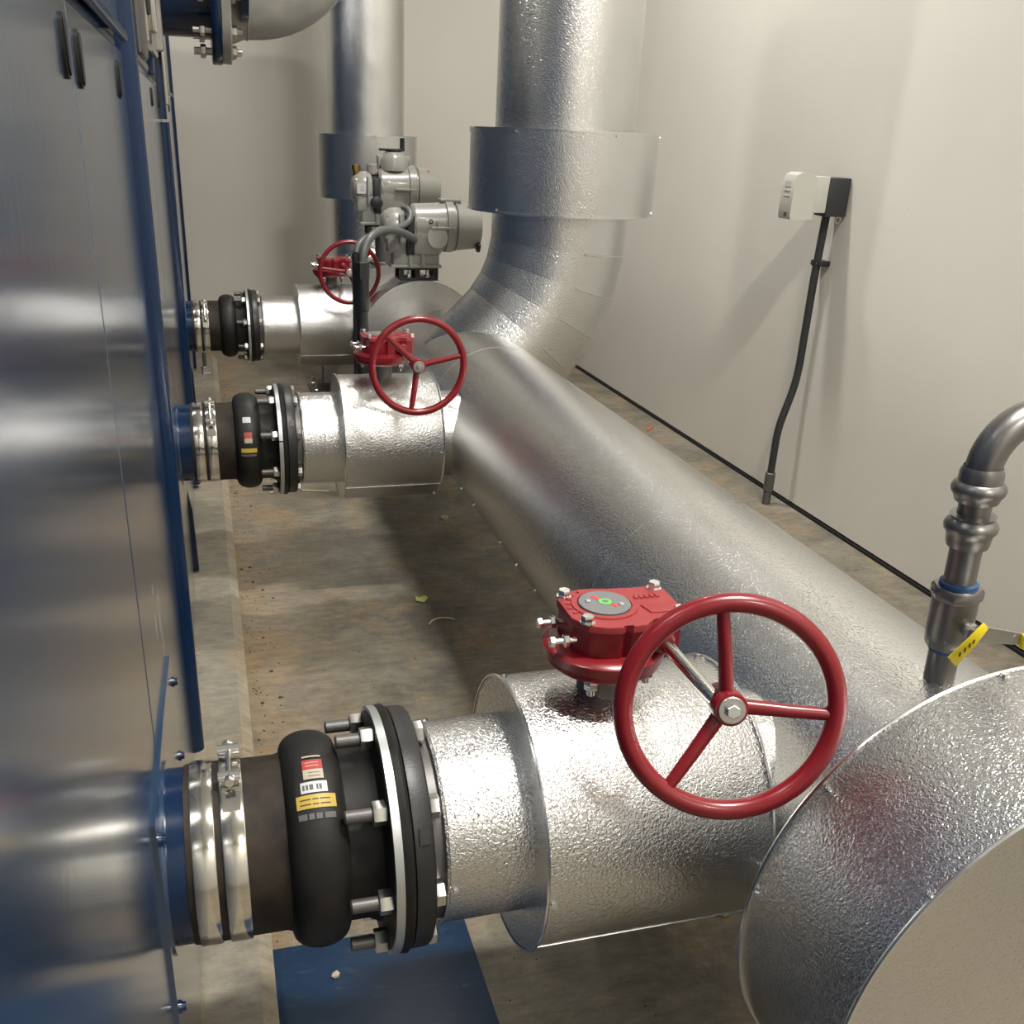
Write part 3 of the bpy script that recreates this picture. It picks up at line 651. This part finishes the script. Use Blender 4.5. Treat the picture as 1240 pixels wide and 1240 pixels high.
# ------------------------------------------------------------------ electric actuators
def actuator(loc, label, variant):
    t = thing('electric_actuator', label, 'actuator', loc, 'grey electric valve actuators on the header')
    # mount bracket
    bm = NB(); box(bm, (0, 0, .008), (.18, .12, .012), bev=.002); box(bm, (0, 0, .054), (.18, .12, .01), bev=.002)
    for x in (-.08, -.005, .08):
        for y in (-.052, .052): box(bm, (x, y, .03), (.02, .014, .05))
    obj('mounting_bracket', bm, 'black', t)
    for x in (-.045, .04):
        bm = NB(); cyl(bm, (x, -.045, .012), (0, 0, 1), .04, .007, 10); hexn(bm, (x, -.045, .014), (0, 0, 1), .014, .012); obj('bracket_bolt', bm, 'bright', t)
    bm = NB(); box(bm, (-.015, 0, .115), (.22, .15, .11), bev=.018); box(bm, (-.015, 0, .067), (.235, .16, .014), bev=.004)
    for x in (-.045, .012): cyl(bm, (x, -.076, .065), (0, 0, 1), .07, .010, 12, .003); cyl(bm, (x, -.076, .13), (0, 0, 1), .035, .005, 8)
    obj('gear_housing', bm, 'grey', t)
    # main horizontal body
    bm = NB(); lathe(bm, (-.03, 0, .235), (1, 0, 0), [(0, 0), (0, .085), (.012, .096), (.11, .100), (.15, .105), (.155, .112), (.19, .112), (.195, .098), (.205, .098)], 40)
    box(bm, (.035, -.02, .20), (.14, .15, .17), bev=.025); box(bm, (.10, 0, .235), (.11, .225, .012), bev=.003)
    obj('body', bm, 'grey', t)
    bm = NB(); lathe(bm, (.17, 0, .235), (1, 0, 0), [(0, .1), (.004, .108), (.012, .104), (.10, .096), (.118, .085), (.122, 0)], 40); obj('motor_cover', bm, 'grey', t)
    bm = NB(); prism(bm, [(-.006, -.012), (.010, -.004), (.002, .014), (-.004, .004)], -.001, .001, lambda q: Vector((.225+q.x, -.05+q.z, .328+q.y*.4-.005))); obj('red_mark', bm, 'redmark', t)
    # black band between body and terminal cover
    bm = NB(); lathe(bm, (-.065, 0, .215), (1, 0, 0), [(0, .07), (.003, .082), (.04, .084), (.043, .08)], 32); box(bm, (-.044, -.06, .20), (.04, .06, .17), bev=.008); obj('sealing_band', bm, 'black', t)
    # terminal cover
    bm = NB(); lathe(bm, (-.066, .0, .225), (-1, 0, 0), [(0, .078), (.02, .088), (.055, .086), (.085, .072), (.098, .05), (.104, 0)], 36); box(bm, (-.10, -.02, .165), (.10, .12, .09), bev=.02)
    box(bm, (-.09, 0, .225), (.012, .20, .13), bev=.004); obj('terminal_cover', bm, 'grey', t)
    for a in (30, 100, 170, 240, 310):
        b = math.radians(a); bm = NB(); hexn(bm, (-.15, .07*math.sin(b), .225+.07*math.cos(b)), (1, 0, 0), .02, .009); obj('cover_screw', bm, 'bright', t)
    if variant == 0:
        # round nameplate disc, toward viewer
        bm = NB(); cyl(bm, (.075, -.098, .195), (0, -1, 0), .010, .047, 32, .002); obj('round_cover', bm, 'greyplate', t)
        bm = NB(); box(bm, (.075, -.104, .25), (.012, .012, .035), bev=.003); obj('cover_lever', bm, 'grey', t)
        bm = NB(); lathe(bm, (.045, -.096, .263), (0, -1, 0), [(0, .008), (.003, .010), (.004, .006)], 16); obj('port_ring', bm, 'black', t)
        bm = NB(); box(bm, (.15, 0, .345), (.10, .06, .02), bev=.008); cyl(bm, (.15, 0, .325), (0, 0, 1), .02, .028, 16); obj('top_lug', bm, 'grey', t)
        bm = NB(); box(bm, (.275, -.06, .155), (.02, .04, .04), Matrix.Rotation(.5, 3, 'X'), bev=.006); obj('end_plug', bm, 'black', t)
    else:
        bm = NB(); lathe(bm, (.055, 0, .32), (0, 0, 1), [(0, .075), (.05, .075), (.075, .055), (.09, .04), (.092, 0)], 28); box(bm, (.055, 0, .365), (.17, .05, .05), bev=.006); obj('handwheel_housing', bm, 'grey', t)
        bm = NB(); cyl(bm, (.055, 0, .41), (0, 0, 1), .012, .045, 20, .003); box(bm, (.045, 0, .418), (.13, .028, .012), bev=.003); cyl(bm, (.10, 0, .415), (0, 0, 1), .06, .012, 14, .002); obj('crank_handle', bm, 'black', t)
        bm = NB(); cyl(bm, (-.055, 0, .30), (0, 0, 1), .05, .03, 16, .004); obj('top_port', bm, 'grey', t)
        bm = NB(); cyl(bm, (-.14, -.01, .28), (0, 0, 1), .065, .017, 12, .003); cyl(bm, (-.14, -.01, .32), (0, 0, 1), .02, .022, 6); obj('cable_gland', bm, 'brass', t)
        bm = NB(); box(bm, (-.125, -.088, .235), (.045, .003, .05)); pl = obj('white_label', bm, 'lblwhite', t)
        bm = NB(); box(bm, (-.122, -.0905, .237), (.016, .002, .022)); obj('label_print', bm, 'greyplate', pl)
        bm = NB(); lathe(bm, (-.05, -.08, .17), (0, -1, 0), [(0, .03), (.03, .03), (.035, .02), (.035, 0)], 18); obj('black_plug', bm, 'black', t)
    return t
actuator((.94, 4.66, .868), 'grey electric actuator with round cover plate, nearer of the two on the header', 0)
a2 = actuator((.915, 5.42, .985), 'grey electric actuator with black crank handle on top, farther of the two', 1)

bm = NB(); cyl(bm, (0, 0, -.145), (0, 0, 1), .148, .045, 24, .004); cyl(bm, (0, 0, -.145), (0, 0, 1), .02, .075, 24, .004); obj('valve_neck', bm, 'darksteel', a2)
# conduits to the actuators
cx, cyy = .622, 4.2
t = thing('conduit_riser', 'black vertical conduit with couplings rising behind the middle red gearbox', 'conduit', (cx, cyy, 0))
bm = NB(); cyl(bm, (0, 0, 0), (0, 0, 1), .985, .021, 18); obj('rigid_conduit', bm, 'dkbox', t)
bm = NB(); cyl(bm, (.0, 0, .80), (0, 0, 1), .14, .026, 18, .004); cyl(bm, (0, 0, .93), (0, 0, 1), .07, .0285, 6, .003); obj('coupling', bm, 'black', t)
bm = NB(); cyl(bm, (-.019, .04, 0), (0, 0, 1), 1.03, .019, 16); obj('rigid_conduit', bm, 'dkbox', t)
bm = NB(); box(bm, (-.017, .02, .003), (.14, .12, .006)); obj('floor_plate', bm, 'darksteel', t)
def bez(p0, p1, p2, p3, n=18):
    p0, p1, p2, p3 = map(Vector, (p0, p1, p2, p3)); out = []
    for k in range(n+1):
        s = k/n; out.append(p0*(1-s)**3+p1*3*s*(1-s)**2+p2*3*s*s*(1-s)+p3*s**3)
    return out
bm = NB(); tube(bm, bez((cx, cyy, .98), (cx, cyy, 1.16), (cx+.16, 4.35, 1.13), (.91, 4.56, 1.055)), .0165, 14)
tag(obj('flexible_conduit', bm, 'conduitgrey'), 'thick grey flexible conduit curving from the black riser into the nearer actuator, lower one', 'conduit', 'grey flexible conduits')
bm = NB(); tube(bm, bez((cx-.019, cyy+.04, 1.03), (cx-.01, 4.25, 1.12), (.80, 4.45, 1.08), (.875, 4.53, 1.13), 14)+bez((.875, 4.53, 1.13), (.895, 4.55, 1.15), (.90, 4.56, 1.18), (.865, 4.60, 1.185), 8)[1:], .0135, 12)
tag(obj('flexible_conduit', bm, 'conduitgrey'), 'thin grey flexible conduit looping up to the terminal cover of the nearer actuator', 'conduit', 'grey flexible conduits')

# ------------------------------------------------------------------ vent pipe with ball valve, right foreground
ax = Vector((-.05, 0, 1)).normalized()
base = Vector((.9535, .99, .806))
t = thing('vent_pipe', 'dark steel press-fit vent pipe with elbow rising from the header top at the right edge', 'pipe', base)
def al(h): return ax*h
R0 = .0205
def vl(h, prof, m, name, par=None, n=28, start=0):
    bm = NB(); lathe(bm, al(h), ax, prof, n, start=start); return obj(name, bm, m, par or t)
vl(0, [(0, R0), (.09, R0), (.09, 0)], 'carbon', 'pipe'); vl(-.012, [(0, .036), (.012, .034), (.018, .024)], 'alu_edge', 'roof_flashing')
vl(.155, [(0, 0), (0, R0), (.09, R0)], 'carbon', 'pipe')
vl(.222, [(0, R0), (.001, .026), (.006, .0275), (.012, .028), (.020, .029), (.024, .033), (.030, .034), (.036, .031), (.040, .027), (.0445, .029), (.046, R0)], 'carbon', 'press_coupling')
vl(.262, [(0, R0), (.04, R0)], 'carbon', 'pipe')
vl(.285, [(0, R0), (.001, .027), (.004, .028), (.008, .029), (.012, .0325), (.018, .034), (.024, .032), (.028, .0275), (.04, .0270), (.048, .0235)], 'carbon', 'press_socket')
e0 = al(.328); rr = .068; pts = [al(.318), e0]+[e0+Vector((rr-rr*math.cos(a), 0, rr*math.sin(a))) for a in [PI/2*k/12 for k in range(1, 13)]]
d = Vector((1, 0, .0)); pe = pts[-1]
bm = NB(); tube(bm, pts+[pe+d*.01], .0225, 22); obj('elbow', bm, 'carbon', t)
bm = NB(); lathe(bm, pe+d*.004, (1, 0, 0), [(0, .0225), (.004, .027), (.012, .0275), (.018, .033), (.024, .0335), (.03, .0275), (.034, R0), (1.47, R0)], 26); obj('press_socket', bm, 'carbon', t)
# ball valve
vb = thing('ball_valve', 'dark steel ball valve with yellow lever handle on the vent pipe', 'valve', base+al(.075))
def vv(h, prof, m, name, n=28, start=0, par=None):
    bm = NB(); lathe(bm, al(h), ax, prof, n, start=start); return obj(name, bm, m, par or vb)
vv(.002, [(0, .019), (0, .026), (.008, .029), (.02, .030), (.07, .030), (.072, .028), (.072, 0)], 'carbon', 'valve_body', 28)
vv(-.002, [(0, R0), (0, .028), (.018, .030), (.02, .028)], 'carbon', 'hex_end', 8)
vv(.072, [(0, 0), (0, .032), (.004, .0335), (.014, .0335), (.018, .031), (.018, R0)], 'carbon', 'hex_end', 8)
vv(-.004, [(-.006, R0), (-.003, .0228), (.003, .023), (.004, R0)], 'tape', 'sealant'); vv(.089, [(0, R0), (.001, .025), (.006, .0245), (.008, R0)], 'tape', 'sealant')
st = Vector((.002, -.024, .036))
bm = NB(); cyl(bm, st, (0, -1, 0), .020, .010, 16); cyl(bm, st+Vector((0, -.012, 0)), (0, -1, 0), .007, .0135, 6); obj('valve_stem', bm, 'steel', vb)
bm = NB(); hp = st+Vector((0, -.018, 0))
prof = [(-.014, -.008), (-.010, .009), (.012, .012), (.05, .006), (.070, .004), (.070, -.012), (.05, -.012), (.012, -.012)]
prism(bm, prof[::-1], -.0018, .0018, lambda q: hp+Vector((q.x, -.004-max(0, q.x-.02)*.25+q.z, q.y-.03*max(0, q.x)))); hd = obj('lever', bm, 'steel', vb)
bm = NB(); cyl(bm, hp+Vector((0, -.002, 0)), (0, -1, 0), .008, .0088, 6, .001); obj('lever_nut', bm, 'steel', vb)
bm = NB(); lathe(bm, hp+Vector((.056, -.0135, -.004)), (0, -1, 0), [(0, 0), (0, .0055), (.001, .0055), (.001, 0)], 14); obj('lever_hole', bm, 'pale', vb)
bm = NB(); box(bm, hp+Vector((.146, -.019, -.008)), (.17, .008, .021), bev=.003); gp = obj('lever_grip', bm, 'yellow', vb)
for k in range(2): 
    bm = NB(); box(bm, hp+Vector((.074, -.0233, -.004-.009*k)), (.012, .001, .003)); obj('grip_print', bm, 'ink', gp)
# yellow tag curled round the stem
bm = NB(); rows = []
for k in range(11):
    s = k/10; c = hp+Vector((.004-.049*s, -.006-.010*math.sin(s*2.6), .020-.044*s*s)); wv = Vector((.010+.007*s, 0, -.010-.006*s))
    rows.append([bm.verts.new(c), bm.verts.new(c+wv*.5+Vector((0, -.001, 0))), bm.verts.new(c+wv)])
for P_, Q_ in zip(rows, rows[1:]):
    for j in range(2): bm.faces.new((P_[j], P_[j+1], Q_[j+1], Q_[j]))
g = bmesh.ops.extrude_face_region(bm, geom=list(bm.faces))
for q in g['geom']:
    if isinstance(q, bmesh.types.BMVert): q.co += Vector((0, -.0008, 0))
tg = obj('yellow_tag', bm, 'yellow', None, loc=base+al(.075)); tag(tg, 'curled yellow tag hanging round the ball valve stem', 'tag')
bm = NB()
for k in range(4):
    s = .55+.1*k; c = hp+Vector((.004-.049*s+.007, -.0085-.010*math.sin(s*2.6), .020-.044*s*s-.007)); box(bm, c, (.002, .0008, .006))
obj('tag_print', bm, 'ink', tg)

# ------------------------------------------------------------------ wall conduit and box
jb = thing('junction_box', 'charcoal electrical box on the right wall at the top of the black conduit', 'electrical box', (2.5, 3.72, 1.32))
bm = NB(); box(bm, (-.052, .0, 0), (.096, .085, .145), bev=.006); obj('box_body', bm, 'dkbox', jb)
bm = NB(); tube(bm, [(-.03-.012*math.cos(a), -.03, -.085-.012*math.sin(a)) for a in [2*PI*k/14 for k in range(14)]], .0028, 6, closed=True); obj('ring_hook', bm, 'steel', jb)
gb = thing('isolator_box', 'light grey plastic isolator cover fixed on the front of the charcoal wall box', 'electrical box', (2.4, 3.72, 1.32))
bm = NB(); box(bm, (-.035, .0, .008), (.07, .082, .135), bev=.005); obj('back_part', bm, 'box', gb)
bm = NB(); prism(bm, [(-.060, -.085), (-.155, -.085), (-.160, -.075), (-.160, .055), (-.150, .078), (-.130, .088), (-.095, .088), (-.075, .080), (-.060, .066)], -.045, .045, lambda q: Vector((q.x, q.z, q.y))); obj('cover', bm, 'box', gb, 30)
bm = NB(); box(bm, (-.161, .0, .045), (.002, .04, .02)); obj('white_sticker', bm, 'lblwhite', gb)
bm = NB(); box(bm, (-.161, .0, .02), (.002, .045, .005)); box(bm, (-.161, .0, -.0), (.002, .045, .003)); obj('moulded_rib', bm, 'greyplate', gb)
bm = NB(); box(bm, (-.161, -.01, -.068), (.003, .018, .016)); obj('lock_tab', bm, 'darksteel', gb)
cd_ = thing('wall_conduit', 'black conduit climbing the right wall from the floor to the charcoal box', 'conduit', (2.40, 3.765, 0))
pts = [(0, 0, 0), (0, 0, .30)]+[tuple(q) for q in bez((0, 0, .30), (.002, 0, .37), (.012, 0, .40), (.030, 0, .47), 8)[1:]]+[tuple(q) for q in bez((.030, 0, .47), (.045, 0, .53), (.052, 0, .56), (.055, 0, .64), 8)[1:]]+[(.055, 0, 1.0), (.055, -.012, 1.26)]
bm = NB(); tube(bm, pts, .0165, 16); obj('conduit_tube', bm, 'dkbox', cd_)
bm = NB(); cyl(bm, (0, 0, 0), (0, 0, 1), .06, .019, 16, .003); cyl(bm, (0, 0, .06), (0, 0, 1), .09, .023, 16, .004); obj('floor_coupling', bm, 'darksteel', cd_)
bm = NB(); box(bm, (.072, 0, 1.06), (.05, .07, .022), bev=.003); arcring(bm, (.055, 0, 1.049), (0, 0, 1), 0, .022, .0165, .019, 0, 2*PI-.01, 20); obj('strap', bm, 'black', cd_)

# ------------------------------------------------------------------ floor items
bm = NB(); box(bm, (.222, 1.11, .004), (.392, .83, .006), bev=.0015)
tag(obj('blue_floor_plate', bm, 'blueplate'), 'flat scuffed blue steel plate lying on the floor below the nearest branch pipe', 'plate')
bm = NB(); prism(bm, [(-.02, -.016), (.006, -.022), (.024, -.004), (.02, .02), (-.004, .016), (-.016, .022)], 0, .002, lambda q: Vector((q.x, q.y, q.z+.012*abs(q.x)/.02*.6)))
tag(obj('leaf_scrap', bm, 'scrap', loc=(.64, 3.05, .001)), 'small yellow-green scrap on the floor between the nearest and middle branch', 'scrap')
bm = NB(); tube(bm, bez((0, 0, .002), (.01, .04, .004), (.06, .05, .004), (.09, .02, .002), 8), .0025, 6)
tag(obj('straw', bm, 'straw', loc=(.63, 2.86, .001)), 'thin pale curved straw on the floor near the yellow-green scrap', 'debris')
bm = NB(); prism(bm, [(-.06, -.008), (.05, -.012), (.06, .006), (-.02, .012)], 0, .004)
tag(obj('red_scrap', bm, 'redscrap', loc=(2.37, 5.02, .0005), rot=(0, 0, .9)), 'thin red scrap on the floor strip against the right wall', 'scrap')
bm = NB(); tube(bm, [(0, 0, .004), (.12, .01, .006), (.26, -.02, .004)], .003, 6)
tag(obj('straw', bm, 'straw', loc=(.20, 4.25, .001)), 'long pale straw on the floor behind the middle expansion joint', 'debris')
def crumb(x, y, r, m, lbl, z=0.0, grp=None):
    bm = NB(); bmesh.ops.create_icosphere(bm, subdivisions=1, radius=r)
    for q in bm.verts: q.co = Vector((q.co.x*random.uniform(.7, 1.4), q.co.y*random.uniform(.7, 1.2), max(-r*.3, q.co.z*random.uniform(.5, .8))))
    return tag(obj('crumb', bm, m, loc=(x, y, z+r*.28), smooth=0), lbl, 'debris', grp)
crumb(.9, 3.82, .02, 'pale', 'pinkish pale chip on the floor left of the header behind the middle branch')
crumb(.14, 1.43, .009, 'pale', 'pale chip lying on the blue floor plate', .0075)
crumb(.965, 1.42, .016, 'scrap', 'yellowish crumpled scrap on the floor between nearest branch drum and large end drum')
# dirt crumbs along the pad edge: uncountable
bm = NB()
for k in range(420):
    y = random.uniform(1.2, 6.5); x = .035+abs(random.gauss(0, .05)); r = random.uniform(.001, .0028) if random.random() < .95 else random.uniform(.003, .006)
    s = bmesh.ops.create_icosphere(bm, subdivisions=1, radius=r)
    for q in s['verts']: q.co = Vector((q.co.x*random.uniform(.8, 1.6)+x, q.co.y+y, q.co.z*.6+r*.35))
for k in range(330):
    if random.random() < .3: x, y = random.uniform(1.7, 2.45), random.uniform(1.5, 6)
    else: x, y = random.uniform(.1, 1.3), random.uniform(1.0, 6)
    r = random.uniform(.0008, .0026)
    s = bmesh.ops.create_icosphere(bm, subdivisions=1, radius=r)
    for q in s['verts']: q.co = Vector((q.co.x*random.uniform(.8, 1.8)+x, q.co.y+y, q.co.z*.6+r*.35))
o = tag(obj('dirt_crumbs', bm, 'stone', smooth=0), 'brown dirt crumbs scattered over the floor and along the pad edge', 'dirt'); o['kind'] = 'stuff'
